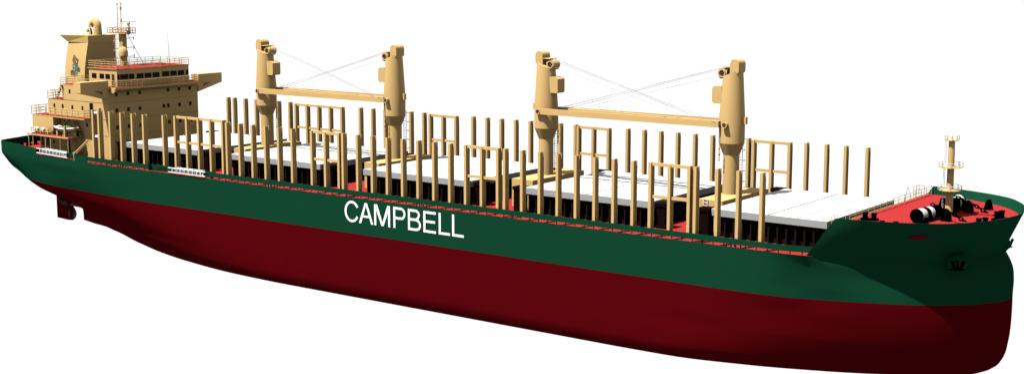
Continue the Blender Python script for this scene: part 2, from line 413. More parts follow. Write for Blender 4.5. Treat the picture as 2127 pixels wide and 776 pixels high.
# ---------------- hatches
def hatch(x0, x1, boxes):
    W_ = 8.75; zt = 1.95; zb = 1.22
    mb = MB(); n = 4
    mb.box(x0, x1, -W_, W_, zb, zt, 'grey', 'white')
    for k in range(1, n):
        x = x0+(x1-x0)*k/n; g = .085 if k == 2 else .05
        mb.box(x-g, x+g, -W_+.02, W_-.02, zt-.05, zt+.004, 'seam')
    H = obj('hatch_cover', mb, SHIP, smooth=False)
    cb = MB(); yw = 7.95
    cb.box(x0+.25, x1-.25, -yw, yw, DK, zb-.06, 'maroon')
    cb.box(x0+.1, x1-.1, -8.62, 8.62, zb-.16, zb-.06, 'maroon')
    m_ = int((x1-x0)/1.05)
    for k in range(m_+1):
        x = x0+.5+(x1-x0-1.0)*k/m_
        for s in (-1, 1):
            y0, y1 = sorted((s*yw, s*8.5)); cb.box(x-.05, x+.05, y0, y1, DK, zb-.16, 'rib')
            y0, y1 = sorted((s*8.42, s*8.52)); cb.box(x-.09, x+.09, y0, y1, DK, zb-.16, 'rib')
    for s, xe in ((1, x1), (-1, x0)):
        for k in range(14):
            y = -7.2+14.4*k/13
            a, b = sorted((xe-s*.25, xe+s*.12)); cb.box(a, b, y-.05, y+.05, DK, zb-.16, 'rib')
    obj('hatch_coaming', cb, H, smooth=False)
    for (bx0, bx1, by0, by1, z1) in boxes:
        for s in (-1, 1):
            y0, y1 = sorted((s*by0, s*by1)); bb = MB().box(bx0, bx1, y0, y1, DK, z1-.35, 'locker').box(bx0-.12, bx1+.12, y0-.12, y1+.12, z1-.35, z1, 'locker')
            obj('hatch_locker', bb, H, smooth=False)
hatch(-27.0, -11.3, [(-28.4, -27.15, 8.0, 9.2, 2.0), (-11.1, -9.9, 6.8, 8.0, 1.75)])
hatch(-4.6, 12.85, [(13.0, 14.2, 6.6, 7.9, 1.75)])
hatch(20.5, 37.9, [(38.05, 39.2, 6.6, 7.9, 1.75)])
hatch(46.1, 63.4, [(44.8, 45.95, 7.9, 9.1, 2.0), (63.55, 64.7, 6.6, 7.9, 1.75)])
hatch(70.9, 84.15, [(69.6, 70.75, 7.9, 9.1, 2.0)])

# ---------------- cranes
def crane(xc, rot, L, aft, fwd, label):
    """local frame: jib towards +x; origin on the deck"""
    root = empty('crane', (xc, 0, DZ), SHIP, rot); root['label'] = label
    WL[root] = V((0, 0, 0))   # children are given in local coordinates, z measured as in the world
    def lz(mb): return mb.xf(Matrix.Translation((0, 0, -DZ)))
    # cross-deck house under the crane (not rotated: build in world sense)
    c, s_ = round(math.cos(rot)), 1
    hx0, hx1 = sorted((c*aft, c*fwd))
    h = MB().box(hx0, hx1, -5.45, 5.45, DK, 2.25, 'tan')
    obj('pedestal_house', lz(h), root, smooth=False)
    ped = MB().lathe((0,0,0), [(.92,-.8),(.92,3.0),(.91,6.9)], 'tan', 40)
    obj('pedestal', lz(ped), root)
    tw = MB().lathe((0,0,0), [(.95,6.75),(.97,6.8),(1.44,8.0),(1.445,10.7),(1.12,15.7)], 'tan', 48)
    tw.v = [(x, y, z - .38*x) if z > 15 else (x, y, z) for x, y, z in tw.v]
    obj('tower', lz(tw), root, ang=18)
    a0 = [( -.55+.54*math.cos(a), 16.78+.55*math.sin(a)) for a in [PI*k/14 for k in range(15)]]
    hd = MB().prism([(0.0,15.55),*a0,(-1.09,16.0),(-.95,15.8)], 'y', -.8, .8, 'tan')
    obj('machinery_head', lz(hd), root)
    dr = MB().prism([(.55,15.2),(1.25,15.12)] + [(1.0+.56*math.cos(a), 15.75+.56*math.sin(a)) for a in [math.radians(-50+k*13) for k in range(16)]] + [(.35,16.2)], 'y', -.60, .72, 'tan')
    
    W = obj('winch_housing', lz(dr), root)
    WL[W] = WL[W]
    rg = MB().lathe((1.0,-.60,15.75), [(.46,0),(.46,-.10),(.34,-.10),(.34,.0)], 'tan', 28, 'y')
    rg2 = MB(); rg2.lathe((1.0,.72,15.75), [(.46,0),(.46,.10),(.34,.10),(.34,.0)], 'tan', 28, 'y'); rg2.lathe((1.0,.72,15.75), [(.33,.012),(.33,.022)], 'dkbrown', 28, 'y')
    rg.lathe((1.0,-.60,15.75), [(.33,-.012),(.33,-.022)], 'dkbrown', 28, 'y')
    br = MB()
    for y in (-.5, .55): br.bar((.05,y,16.35),(.85,y,15.5),.10,.12,'dkbrown')
    br.box(-.3,.5,-.72,.72,16.28,16.36,'dkbrown')
    obj('winch_bracket', lz(br), root, smooth=False)
    obj('sheave', lz(rg), root); obj('sheave', lz(rg2), root)
    pl = MB().box(-.2, 1.1, -.75, .75, 16.42, 16.50, 'tan')
    obj('cover_plate', lz(pl), root, smooth=False)
    cb = MB().prism([(1.0,12.35),(2.05,12.35),(2.2,12.55),(2.2,14.05),(1.9,14.28),(1.0,14.28)], 'y', -.74, .74, 'tan')
    obj('cab', lz(cb), root, smooth=False)
    # pivot lugs
    for s in (-1, 1):
        lg = MB().tube([(0,s*1.2,10.1),(0,s*1.84,10.1)], .34, 'tan', 22)
        lg.lathe((0,s*1.84,10.1), [(.34,-.01),(.34,.03),(.24,.03),(.24,-.01)], 'tan', 22, 'y')
        lg.lathe((0,s*1.85,10.1), [(.22,-.005),(.22,.005)], 'dkbrown', 22, 'y')
        obj('pivot_lug', lz(lg), root)
    bx_ = MB().box(-1.75,-1.4,-.35,.05,10.15,10.95,'tan'); obj('junction_box', lz(bx_), root, smooth=False)
    # jib: one straight girder and one slanting girder meeting in the tip box
    z0, z1 = 9.78, 10.48; t = .14
    jb = MB()
    jb.box(.15, L-.8, -1.78, -1.78+2*t, z0, z1, 'tan'); jb.tube([(0,-1.78,10.1),(0,-1.5,10.1)], .36, 'tan', 20)
    jb.prism([(1.05,.78),(1.05,1.10),(L-.8,-1.02),(L-.8,-1.33)], 'z', z0, z1, 'tan')
    jb.prism([(L-.8,-1.78),(L,-1.68),(L,-1.1),(L-.8,-1.02)], 'z', z0, z1, 'tan')
    J = obj('jib', lz(jb), root, smooth=False)
    for k, (ya, yb, zz_, ze) in enumerate(((-.5,-1.85,16.25,0),(-.2,-1.7,16.1,1.2),(.1,-1.55,16.3,.4),(.45,-1.3,16.2,1.6),(-.35,-1.5,15.45,2.8))):
        w = MB().tube([(1.55,ya,zz_-DZ),(L-.4-ze,yb,z1-DZ)], .015, 'wire', 5)
        obj('luffing_wire', w, root)
    hk = MB().tube([(L+.05,-1.45,10.2-DZ),(L+.05,-1.45,7.6-DZ)], .035, 'wire', 5)
    obj('hoist_rope', hk, root)
    kb = MB()
    for zc_, r, hh in ((7.45,.10,.2),(7.12,.07,.1),(6.8,.12,.2),(6.45,.07,.1),(6.2,.10,.12)):
        kb.lathe((L+.05,-1.45,zc_-DZ), [(r*.5,-hh),(r,-hh*.4),(r,hh*.4),(r*.5,hh)], 'tan', 10)
    kb.tube([(L+.05,-1.45,7.6-DZ),(L+.05,-1.45,6.0-DZ)], .04, 'tan', 6)
    obj('hook_block', kb, root)
    # ladder up the pedestal on the ship's port side
    ld = MB(); c2 = 1 if c > 0 else -1
    ly = c2*1.75; lx = c2*.25
    for dx in (-.22,.22): ld.tube([(lx+dx,ly,2.3-DZ),(lx+dx,ly,8.6-DZ)], .03, 'rib', 5)
    for k in range(20): ld.tube([(lx-.22,ly,2.6-DZ+k*.3),(lx+.22,ly,2.6-DZ+k*.3)], .02, 'rib', 5)
    for k in range(5): ld.tube([(lx-.3,ly,3.4-DZ+k*1.2),(lx-.3,ly+c2*.6,3.4-DZ+k*1.2),(lx+.3,ly+c2*.6,3.4-DZ+k*1.2),(lx+.3,ly,3.4-DZ+k*1.2)], .025, 'rib', 5)
    obj('ladder', ld, root)
    return root
crane(-6.2, 0, 23.9, -1.1, 1.3, 'aftmost crane, jib pointing towards the bow')
crane(18.22, PI, 23.9, -.55, 2.0, 'second crane from the stern, jib pointing aft')
crane(42.95, 0, 24.7, -1.15, 1.95, 'third crane from the stern, jib pointing towards the bow')
crane(68.45, PI, 24.7, -1.0, 1.95, 'foremost crane, jib pointing aft')
lw = MB()
for dx in (-.22, .22): lw.tube([(68.4+dx, -5.55, 1.1), (68.4+dx, -5.55, 2.5)], .04, 'whitep', 6)
for k in range(4): lw.tube([(68.18, -5.55, 1.25+k*.35), (68.62, -5.55, 1.25+k*.35)], .03, 'whitep', 6)
obj('step_ladder', lw, SHIP, label='short white ladder on the foremost crane house')

# ---------------- railings
def rail_mb(mb, pts, h=1.0, n=3, step=1.25, r=.04, m='tan'):
    pts = [V(p) for p in pts]
    for a, b in zip(pts[:-1], pts[1:]):
        d = (b-a).length; k = max(1, round(d/step))
        for j in range(1, n+1):
            z = V((0,0,h*j/n)); mb.tube([a+z, b+z], r, m, 5)
        for i in range(k+1):
            p = a.lerp(b, i/k); mb.tube([p, p+V((0,0,h))], r*1.1, m, 5)
    return mb
def railing(parent, pts, **k): return obj('railing', rail_mb(MB(), pts, **k), parent)

# ---------------- deckhouse
dh = MB()
dh.box(-47.4, -37.4, -9.2, 9.2, DK, 2.05, 'tan'); dh.box(-37.4, -31.0, -8.6, 8.6, DK, 2.06, 'tan')
dh.box(-44.7, -31.0, -8.6, 8.6, 2.05, 4.97, 'tan')
for s in (-1, 1):
    y0, y1 = sorted((s*10.0, s*6.0)); dh.box(-48.0, -42.75, y0, y1, 2.35, 4.80, 'tan')
dh.box(-48.0, -35.0, -10.02, 10.02, 4.80, 4.97, 'tan', 'deck')
dh.box(-45.8, -31.0, -8.6, 8.6, 4.97, 7.43, 'tan', 'deck')
dh.box(-41.65, -31.0, -8.6, 8.6, 7.43, 9.62, 'tan')
dh.box(-42.5, -30.98, -8.62, 8.62, 9.62, 9.78, 'tan', 'deck')
# thin deck seams on the front and side
for z in (2.5, 4.97, 7.43):
    dh.box(-45.6 if z > 4 else -34.9, -30.975, -8.625, 8.625, z-.032, z-.004, 'dkbrown')
H_ = obj('deckhouse', dh, SHIP, smooth=False)
for s in (-1, 1):
    y0, y1 = sorted((s*11.35, s*6.0)); obj('boat_deck', MB().box(-47.8, -37.35, y0, y1, 1.92, 2.12, 'tan', 'deck'), H_, smooth=False)
    for x in (-47.45, -46.35, -43.2, -41.9, -39.5, -37.55):
        obj('deck_post', MB().tube([(x, s*11.2, DK), (x, s*11.2, 1.92)], .06, 'tan', 8), H_)
    obj('deck_post', MB().tube([(-37.6, s*9.3, DK), (-37.6, s*9.3, 1.92)], .06, 'tan', 8), H_)
nd = MB()
nd.box(-31.0, -29.8, -8.0, 8.0, 9.60, 9.78, 'tan', 'deck')
nd.prism([(-29.8,9.6),(-29.8,9.45),(-31.0,8.95),(-31.0,9.6)], 'y', -7.9, 7.9, 'tan')
nd.prism([(-29.75,9.6),(-29.75,9.2),(-30.1,8.95),(-30.9,8.95),(-30.9,9.6)], 'y', -8.25, -7.95, 'tan')
obj('navigation_deck', nd, H_, smooth=False)
wh = MB()
plan = [(-37.6,-6.85),(-30.9,-6.85),(-30.9,-4.75),(-30.45,-3.95),(-30.45,.85),(-30.9,1.4),(-30.9,6.85),(-37.6,6.85)]
wh.prism(plan, 'z', 9.78, 12.36, 'tan')
obj('wheelhouse', wh, H_, smooth=False)
rf = MB(); rf.prism([(-37.75,-7.0),(-30.8,-7.0),(-30.8,-4.75),(-30.35,-3.95),(-30.35,.85),(-30.8,1.4),(-30.8,7.0),(-37.75,7.0)], 'z', 12.36, 12.44, 'tan')
rf.poly([(x, y, 12.448) for x, y in [(-37.7,-6.95),(-30.85,-6.95),(-30.85,-4.75),(-30.4,-3.95),(-30.4,.85),(-30.85,1.4),(-30.85,6.95),(-37.7,6.95)]], 'deck')
obj('wheelhouse_roof', rf, H_, smooth=False)
# bridge wings
for s in (-1, 1):
    wg = MB()
    A, B, C_, D = (s*8.6,10.78), (s*13.5,10.78), (s*13.5,9.3), (s*8.6,8.05)
    P, Q, R_ = (s*9.6,9.28), (s*11.2,9.42), (s*9.6,8.78)
    wg.prism([A,B,C_,D], 'x', -32.4, -31.15, 'tan')
    for poly in ([A,B,Q,P], [B,C_,Q], [C_,D,R_,Q], [D,A,P,R_]):
        wg.prism(poly, 'x', -31.15, -30.8, 'tan')
    wg.box(-32.3, -30.9, min(s*8.6, s*13.4), max(s*8.6, s*13.4), 10.78, 10.8, 'tan')
    obj('bridge_wing', wg, H_, smooth=False)
# windows
def win(name, x0, x1, y0, y1, z0, z1, m='glass', lab=None): return obj(name, MB().box(x0, x1, y0, y1, z0, z1, m), H_, smooth=False, label=lab)
for z, ys in ((8.72, (-7.05,-4.92,-2.76,2.72,4.88,7.02)), (6.28, (-7.05,-4.92,-2.76,1.80,2.68,4.88,7.02)), (3.75, (-7.05,-4.92,-2.76,2.78,4.92,7.05))):
    for y in ys: win('window', -31.02, -30.965, y-.24, y+.24, z-.29, z+.29)
zf = (10.85, 11.6)
for y0, y1, x in ((-6.8,-6.38,-30.9),(-6.28,-4.78,-30.9),(-3.6,-2.3,-30.45),(-2.12,-.82,-30.45),(-.62,.72,-30.45),(1.6,3.0,-30.9),(3.2,4.42,-30.9),(4.66,5.93,-30.9),(6.3,6.72,-30.9)):
    win('wheelhouse_window', x-.03, x+.03, y0, y1, *zf)
def slant_win(a, b):
    a, b = V(a), V(b); mb = MB().bar(a, b, .06, .75, 'glass'); return obj('wheelhouse_window', mb, H_, smooth=False)
slant_win((-30.87,-4.68,11.22), (-30.49,-4.0,11.22))
for x0, x1 in ((-36.9,-35.8),(-35.05,-33.95),(-33.65,-32.55)):
    win('wheelhouse_window', x0, x1, -6.875, -6.83, 10.87, 11.6)
win('wheelhouse_door', -32.15, -31.5, -6.875, -6.83, 9.8, 11.62, 'dkbrown', 'dark brown door in the wheelhouse side')
for x, z, y in ((-44.2,6.38,-8.6),(-42.1,6.4,-8.6),(-39.7,6.38,-8.6),(-37.2,6.38,-8.6),(-40.2,8.75,-8.6),(-41.75,3.9,-8.6),(-39.3,3.9,-8.6),(-36.25,3.9,-8.6),(-33.0,6.3,-8.6),(-43.9,.87,-9.2),(-42.4,.85,-9.2)):
    win('window', x-.22, x+.22, y-.02, y+.03, z-.3, z+.3)
win('door', -35.45, -34.6, -8.63, -8.55, 4.98, 7.25, 'glass', 'black doorway on the side above the boat deck')
win('door', -33.35, -32.7, -8.63, -8.55, -.6, 1.9, 'glass'); win('door', -40.4, -39.8, -9.23, -9.15, -.6, 1.5, 'glass')
win('door', -47.1, -46.4, -9.23, -9.15, .1, 1.5, 'dkbrown')
win('door', -45.8, -45.1, -9.23, -9.15, .1, 1.5, 'dkbrown')
# railings on the house
railing(H_, [(-42.5,-3.2,9.78),(-42.5,-8.55,9.78),(-33.0,-8.55,9.78)], step=1.5)
railing(H_, [(-45.9,-3.0,7.43),(-45.9,-8.5,7.43),(-41.8,-8.5,7.43)], step=1.3, h=1.2, r=.05)
railing(H_, [(-48.2,2,4.97),(-48.2,-9.95,4.97),(-42.2,-9.95,4.97)], step=1.3, h=1.3, r=.05)
railing(H_, [(-42.0,-9.95,4.97),(-35.1,-9.95,4.97),(-35.1,-8.7,4.97)], step=1.3, h=1.2, r=.05)
railing(H_, [(-45.9,8.5,7.43),(-41.8,8.5,7.43)]); railing(H_, [(-48.2,9.95,4.97),(-35.1,9.95,4.97),(-35.1,8.7,4.97)])
railing(H_, [(-31.6,-8.0,9.78),(-29.85,-8.0,9.78),(-29.85,8.0,9.78),(-31.0,8.0,9.78)], h=.95, step=1.0)
railing(H_, [(-37.65,-6.9,12.45),(-30.9,-6.9,12.45),(-30.9,-4.7,12.45),(-30.45,-3.9,12.45),(-30.45,.85,12.45),(-30.9,1.4,12.45),(-30.9,6.9,12.45),(-37.65,6.9,12.45)], step=1.6)
railing(H_, [(-37.65,-6.9,12.45),(-37.65,6.9,12.45)], step=1.6)
railing(H_, [(-30.7,-8.5,1.6),(-29.9,-8.5,1.6),(-29.9,-5.2,1.6)], h=.9, n=3, step=.8)
for s in (-1, 1):
    fs = MB()
    for x in (-43.9, -42.0): fs.bar((-42.55, s*8.3, 9.7), (x, s*8.3, 7.5), .3, .3, 'tan')
    obj('platform_brace', fs, H_, smooth=False)
# stairs along the sheltered side
def stair(x0, z0, x1, z1, y, parent, name='stairway'):
    mb = MB(); n = 10
    for dy in (-.35, .35): mb.bar((x0,y+dy,z0),(x1,y+dy,z1),.04,.10,'tan')
    for k in range(n+1):
        t = k/n; x = x0+(x1-x0)*t; z = z0+(z1-z0)*t; mb.box(x-.12,x+.12,y-.35,y+.35,z-.02,z+.02,'tan')
    mb.tube([(x0,y-.37,z0+.9),(x1,y-.37,z1+.9)], .02, 'tan', 5)
    return obj(name, mb, parent, smooth=False)
stair(-39.0, 4.7, -37.0, 2.2, -9.0, H_)
stair(-38.6, 1.9, -36.9, DZ, -9.75, H_)

# ---------------- funnel
fu = MB()
def fsec(z):   # x aft, x fwd, half width
    t = (z-9)/(15.8-9)
    return -49.15+.6*max(0, t)**2.5, -43.9+.6*t - .1*math.sin(PI*t), 3.15-.12*t-.48*t*t
zs = [5.0, 9.0, 10.5, 12, 13.5, 15, 15.85]
rings = []
for z in zs:
    xa, xf, w = fsec(max(z, 9)); xa = xa-.0
    rings.append([(xa,-w*.92,z),(xf,-w,z),(xf,w,z),(xa,w*.92,z)])
for a, b in zip(rings[:-1], rings[1:]):
    for k in range(4): fu.raw([a[k],a[(k+1)%4],b[(k+1)%4],b[k]], [(0,1,2,3)], 'tan')
F_ = obj('funnel', fu, SHIP)
ft = MB(); xa, xf, w = fsec(15.85)
lo = [(xa,-w,15.85),(xf,-w,16.15),(xf,w,16.15),(xa,w,15.85)]
hi = [(-49.95,-2.95,16.85),(-43.2,-2.65,16.9),(-43.2,2.65,16.9),(-49.95,2.95,16.85)]
lo2 = [(xa,-w,15.8),(xf+.02,-w,15.8),(xf+.02,w,15.8),(xa,w,15.8)]
ft.raw(lo2+hi, [(0,1,5,4),(1,2,6,5),(2,3,7,6),(3,0,4,7),(4,5,6,7)], 'tan')
obj('funnel_cap', ft, F_, smooth=False)
def pipe(x, y, z0, z1, r, bend, parent):
    pts = [(x,y,z0),(x,y,z1-bend)]
    for k in range(1, 13):
        a = PI*1.08*k/12; pts.append((x-bend+bend*math.cos(a), y, z1-bend+bend*math.sin(a)))
    mb = MB().tube(pts, [r*1.12]+[r]*(len(pts)-1), 'tan', 18)
    return obj('exhaust_pipe', mb, parent)
pipe(-44.15, 0.0, 16.8, 18.95, .60, .66, F_)
pipe(-45.8, -.1, 16.8, 17.72, .25, .34, F_)
# crest on the funnel side
def on_funnel(px, pz):      # px along ship from the crest's aft edge, pz up
    x = -47.75+px; z = 10.45+pz; xa, xf, w = fsec(z); t = (x-xa)/(xf-xa); return (x, -(w*.92+(w-w*.92)*t), z)
cr = MB()
def patch(pts, m, lift):
    cr.poly([(lambda q: (q[0], q[1]-lift, q[2]))(on_funnel(a*2.75/210, (430-b)*3.4/430)) for a, b in pts], m)
def ring_pts(cx, cy, rx, ry, n=16): return [(cx+rx*math.cos(2*PI*k/n), cy+ry*math.sin(2*PI*k/n)) for k in range(n)]
# animal head with ears
patch([(60,0),(70,30),(78,25),(92,0),(104,40),(130,70),(165,88),(175,105),(168,135),(150,140),(165,165),(160,188),(80,188),(55,165),(58,140),(42,125),(46,95),(40,90),(60,70),(58,40)], 'ink', .02)
patch([(66,35),(80,40),(94,20),(100,48),(128,78),(160,94),(166,110),(155,130),(132,110),(125,150),(158,168),(152,182),(84,182),(62,160),(66,130),(52,120),(60,95),(68,70)], 'gold', .03)
patch([(128,122),(136,124),(141,148),(127,148)], 'letter', .04)
patch(ring_pts(106,85,9,9), 'teal', .04)
# shield and ribbon
patch([(42,195),(165,195),(160,230),(140,260),(160,330),(155,380),(135,425),(95,430),(70,400),(60,330),(44,310)], 'teal', .02)
patch([(48,215),(100,215),(100,318),(48,312)], 'buff', .03)
patch([(118,335),(160,330),(152,375),(132,412),(112,410)], 'buff', .03)
patch(ring_pts(74,268,17,17,10), 'ink', .04)
patch(ring_pts(134,368,14,14,10), 'ink', .04)
patch(ring_pts(40,360,36,50), 'ink', .025); patch(ring_pts(175,290,33,50), 'ink', .025)
patch(ring_pts(34,345,24,30), 'teal', .035); patch(ring_pts(182,310,22,28), 'teal', .035)
patch([(5,350),(15,400),(45,415),(80,395),(110,350),(135,300),(160,275),(190,275),(208,300),(200,250),(170,232),(140,245),(115,280),(90,330),(65,365),(35,375)], 'gold', .045)
obj('funnel_crest', cr, F_, smooth=False, label='teal and gold crest with an animal head, shield and ribbon')
bl = MB()
for k in range(8): bl.tube([(-43.1,2.2,10+k*.8),(-42.85,2.2,10+k*.8)], .03, 'tan', 5)
for y in (2.0, 2.4): bl.tube([(-42.9,y,10),(-42.9,y,16.5)], .03, 'tan', 5)
obj('ladder', bl, F_)

# ---------------- radar mast on the wheelhouse roof
rm = MB().box(-38.45, -37.6, -.42, .42, 12.4, 17.3, 'tan')
RM = obj('radar_mast', rm, SHIP, smooth=False)
rp = MB().box(-40.5, -36.1, -1.0, 1.0, 17.3, 17.42, 'tan', 'deck'); obj('mast_platform', rp, RM, smooth=False)
obj('railing', rail_mb(MB(), [(-40.5,-1,17.42),(-36.1,-1,17.42),(-36.1,1,17.42),(-40.5,1,17.42),(-40.5,-1,17.42)], h=.75, n=2, step=.8, r=.05), RM)
for x, y, top in ((-38.85,-.2,21.85),(-38.15,-.1,21.95)):
    a = MB().tube([(x,y,17.4),(x,y,top)], .05, 'tan', 6).ball((x,y,top), .13, 'tan')
    for dx in (-.22,.25): a.tube([(x+dx,y+.1,17.9),(x+dx*.8,y+.1,top-.4)], .015, 'tan', 4)
    for k in range(6): a.tube([(x-.22,y+.1,18+k*.75),(x+.25,y+.1,18+k*.75)], .015, 'tan', 4)
    if x > -38.5: a.box(x-.1,x+.1,y-.1,y+.1,20.9,21.4,'tan'); a.box(x-.1,x+.1,y-.1,y+.1,19.0,19.5,'tan')
    obj('antenna', a, RM)
ra = MB().tube([(-36.5,0,17.4),(-36.5,0,18.9)], .13, 'tan', 8).ball((-36.5,0,18.85), .26, 'tan').ball((-36.5,0,18.3), .2, 'tan')
R1 = obj('radar', ra, RM)
obj('scanner_bar', MB().bar((-37.3,-.5,19.1),(-35.5,.7,19.1),.16,.1,'tan'), R1, smooth=False)
obj('scanner_bar', MB().bar((-36.9,.4,18.6),(-35.8,-.5,18.6),.14,.09,'tan'), R1, smooth=False)
obj('dish', MB().lathe((-35.55,-.75,17.55), [(.36,-.05),(.40,0),(.36,.05)], 'steel', 20, 'y'), RM)
ya = MB()
for z in (16.45, 15.0, 13.6):
    ya.tube([(-38.1,-1.5,z-.02),(-38.1,2.2,z+.1)], .05, 'tan', 6)
    ya.tube([(-38.1,2.15,z-.25),(-38.1,2.15,z+.35)], .07, 'tan', 6); ya.tube([(-38.1,-1.45,z-.25),(-38.1,-1.45,z+.25)], .06, 'tan', 6); ya.ball((-38.1,-1.6,z-.3), .1, 'tan')
obj('signal_yard', ya, RM)
obj('stay_wire', MB().tube([(-37.4,.4,17.2),(-34.6,1.2,12.5)], .035, 'steel', 5), RM)
lad = MB()
for y in (-.25,.15): lad.tube([(-39.6,y,12.4),(-39.6,y,17.3)], .02, 'tan', 4)
for k in range(14): lad.tube([(-39.6,-.25,12.6+k*.34),(-39.6,.15,12.6+k*.34)], .018, 'tan', 4)
obj('ladder', lad, RM)
dm = MB().tube([(-35.6,-1.9,12.44),(-35.6,-1.9,14.3)], .42, 'tan', 18)
dm.lathe((-35.6,-1.9,0), [(.68,13.95),(.72,14.0),(.72,14.6),(.62,15.0),(.38,15.3),(.05,15.42)], 'tan', 22)
obj('satellite_dome', dm, SHIP)
obj('whip_antenna', MB().tube([(-31.6,3.7,12.45),(-31.6,3.65,14.2),(-31.7,3.6,17.3)], [.04,.035,.012], 'rib', 5), SHIP)
lk = MB().box(-33.6,-31.8,-4.6,-3.8,12.45,12.6,'deck'); obj('roof_locker', MB().box(-34.4,-33.4,3.2,4.4,12.45,12.7,'deck'), H_, smooth=False)

# ---------------- foremast
fm = MB().lathe((93.45,0,0), [(.42,2.28),(.40,2.4),(.36,5.0),(.34,7.3),(.31,10.05)], 'tan', 28)
FM = obj('foremast', fm, SHIP)
for z, R in ((10.05,.68),(7.3,1.16),(4.95,1.16)):
    oc = [(93.45+R*math.cos(PI/8+PI/4*k), R*math.sin(PI/8+PI/4*k)) for k in range(8)]
    P_ = obj('mast_platform', MB().prism(oc, 'z', z, z+.06, 'tan'), FM, smooth=False)
    rr = MB()
    for k in range(8):
        a, b = oc[k], oc[(k+1) % 8]
        rr.box(a[0]-.03,a[0]+.03,a[1]-.03,a[1]+.03,z+.06,z+.52,'tan')
        for j in (.26,.5): rr.tube([(a[0],a[1],z+j),(b[0],b[1],z+j)], .02, 'whitep', 4)
    obj('railing', rr, P_, smooth=False)
ld = MB()
for dy in (-.18,.18): ld.tube([(92.75,dy,2.35),(92.85,dy,10.1)], .02, 'whitep', 4)
for k in range(26): ld.tube([(92.76,-.18,2.6+k*.29),(92.76,.18,2.6+k*.29)], .018, 'whitep', 4)
obj('ladder', ld, FM)

# ---------------- forecastle gear
def windlass(s):
    """axis runs athwartships, slightly skewed; s=-1 starboard, 1 port"""
    mb = MB()
    segs = [('black',.70,0,.3),('white',.66,.3,1.3),('black',.70,1.3,1.95),('white',.67,1.95,2.75),('black',.70,2.75,3.4),('black',.66,3.4,4.3)]
    for m, r, a, b in segs:
        mb.lathe((0,0,0), [(r*.97,a),(r,a+.04),(r,b-.04),(r*.97,b)], m, 30, 'y')
    T = Matrix.Translation((92.35,-6.1,3.02)) @ Matrix.Rotation(math.radians(-8.5), 4, 'Z')
    mb.xf(T)
    if s > 0: mb.xf(Matrix.Scale(-1, 4, (0,1,0)))
    o = obj('windlass', mb, SHIP, label=('starboard' if s < 0 else 'port')+' black windlass with white banded drums')
    def Y(y): return s*abs(y)
    # supports and the chain wheel in front
    sp = MB()
    for y in (5.6, 4.2, 2.8):
        y0, y1 = sorted((Y(y)-.12, Y(y)+.12)); sp.box(92.2,93.4,y0,y1,2.3,2.9,'black')
    obj('bedplate', sp, o, smooth=False)
    g = MB(); cx, cy = 94.35, Y(3.2)
    g.prism([(cx-.5,2.3),(cx-.45,3.0),(cx-.1,3.5),(cx+.25,3.35),(cx+.45,2.9),(cx+.5,2.3)], 'y', cy-.28, cy+.28, 'black')
    g.lathe((cx-.15,cy,3.1), [(.42,-.38),(.45,-.3),(.35,0),(.45,.3),(.42,.38)], 'black', 20, 'y')
    obj('chain_stopper', g, o)
    def link(p, d, roll):
        d = V(d).normalized(); q = d.cross(V((0,0,1))).normalized(); w = q.cross(d)
        if roll: q, w = w, -q
        pts = []
        for k in range(13):
            a = 2*PI*k/12; pts.append(V(p)+d*math.cos(a)*.27+q*math.sin(a)*.16)
        return MB().tube(pts, .065, 'black', 6, cap=False)
    ch = MB(); a = V((94.85,cy,3.2)); b = V((96.2,cy,2.55)); n = 5
    for k in range(n):
        l = link(a.lerp(b, k/(n-1)), b-a, k % 2); ch.raw(l.v, l.f, 'black')
    obj('anchor_chain', ch, o); ch = MB()
    a = V((94.0,cy,3.45)); b = V((92.9,Y(3.0),3.78))
    for k in range(4):
        l = link(a.lerp(b, k/3), b-a, k % 2); ch.raw(l.v, l.f, 'black')
    obj('anchor_chain', ch, o)
    obj('hawse_pad', MB().box(95.5,97.1,cy-.75,cy+.75,2.3,2.46,'deck'), o, smooth=False)
windlass(-1); windlass(1)
def bollard(x, y, rz=0, z=2.3, h=.75, r=.26, gap=.85):
    mb = MB().box(-gap*.5-.45, gap*.5+.45, -.35, .35, 0, .2, 'black')
    for dx in (-gap/2, gap/2):
        mb.lathe((dx,0,0), [(r,.18),(r,h),(r*1.2,h+.03),(r*1.2,h+.13)], 'black', 16)
    mb.xf(Matrix.Translation((x,y,z)) @ Matrix.Rotation(rz, 4, 'Z'))
    return obj('bollard', mb, SHIP)
bollard(88.0, -7.2, .3, h=.62); bollard(98.3, .9, 1.3, h=.75); bollard(97.7, -2.4, 1.1, h=.45)
bollard(90.9, -9.3, .3, h=.38, r=.22, gap=1.3)
fl = lambda x, y, z: obj('fairlead', MB().lathe((x,y,z), [(.5,0),(.48,.15),(.34,.75),(.28,.8),(.26,1.05),(.05,1.08)], 'black', 18), SHIP)
fl(95.4, 6.3, 2.3); fl(91.2, 4.4, 2.3)
fl(-52.4, 1.5, DK); fl(-52.0, -5.3, DK)
for x, y in ((-56.9,-4.2),(-56.3,-.5),(-53.4,-7.9),(-55.5,4.5)): bollard(x, y, 1.45, z=DK, h=.8, r=.3, gap=1.1)
obj('mooring_winch', MB().lathe((-50.6,-2.2,.15), [(.7,0),(.7,.2),(.35,.25),(.35,1.4),(.7,1.45),(.7,1.65)], 'black', 20, 'y').box(-51.1,-50.1,-2.5,-.3,DK,-.3,'black'), SHIP)
railing(SHIP, [(86.9,-9.6,2.3),(86.9,12.6,2.3)], h=.95, n=3, step=1.55, r=.028)
railing(SHIP, [(85.9,-11.6,2.0),(85.9,-10.3,2.0),(86.8,-10.3,2.0)], h=1.1, n=2, step=.7, r=.028)
railing(SHIP, [(86.2,9.0,2.3),(86.2,10.6,2.3),(86.8,10.6,2.3)], h=1.25, n=3, step=.8, r=.028)
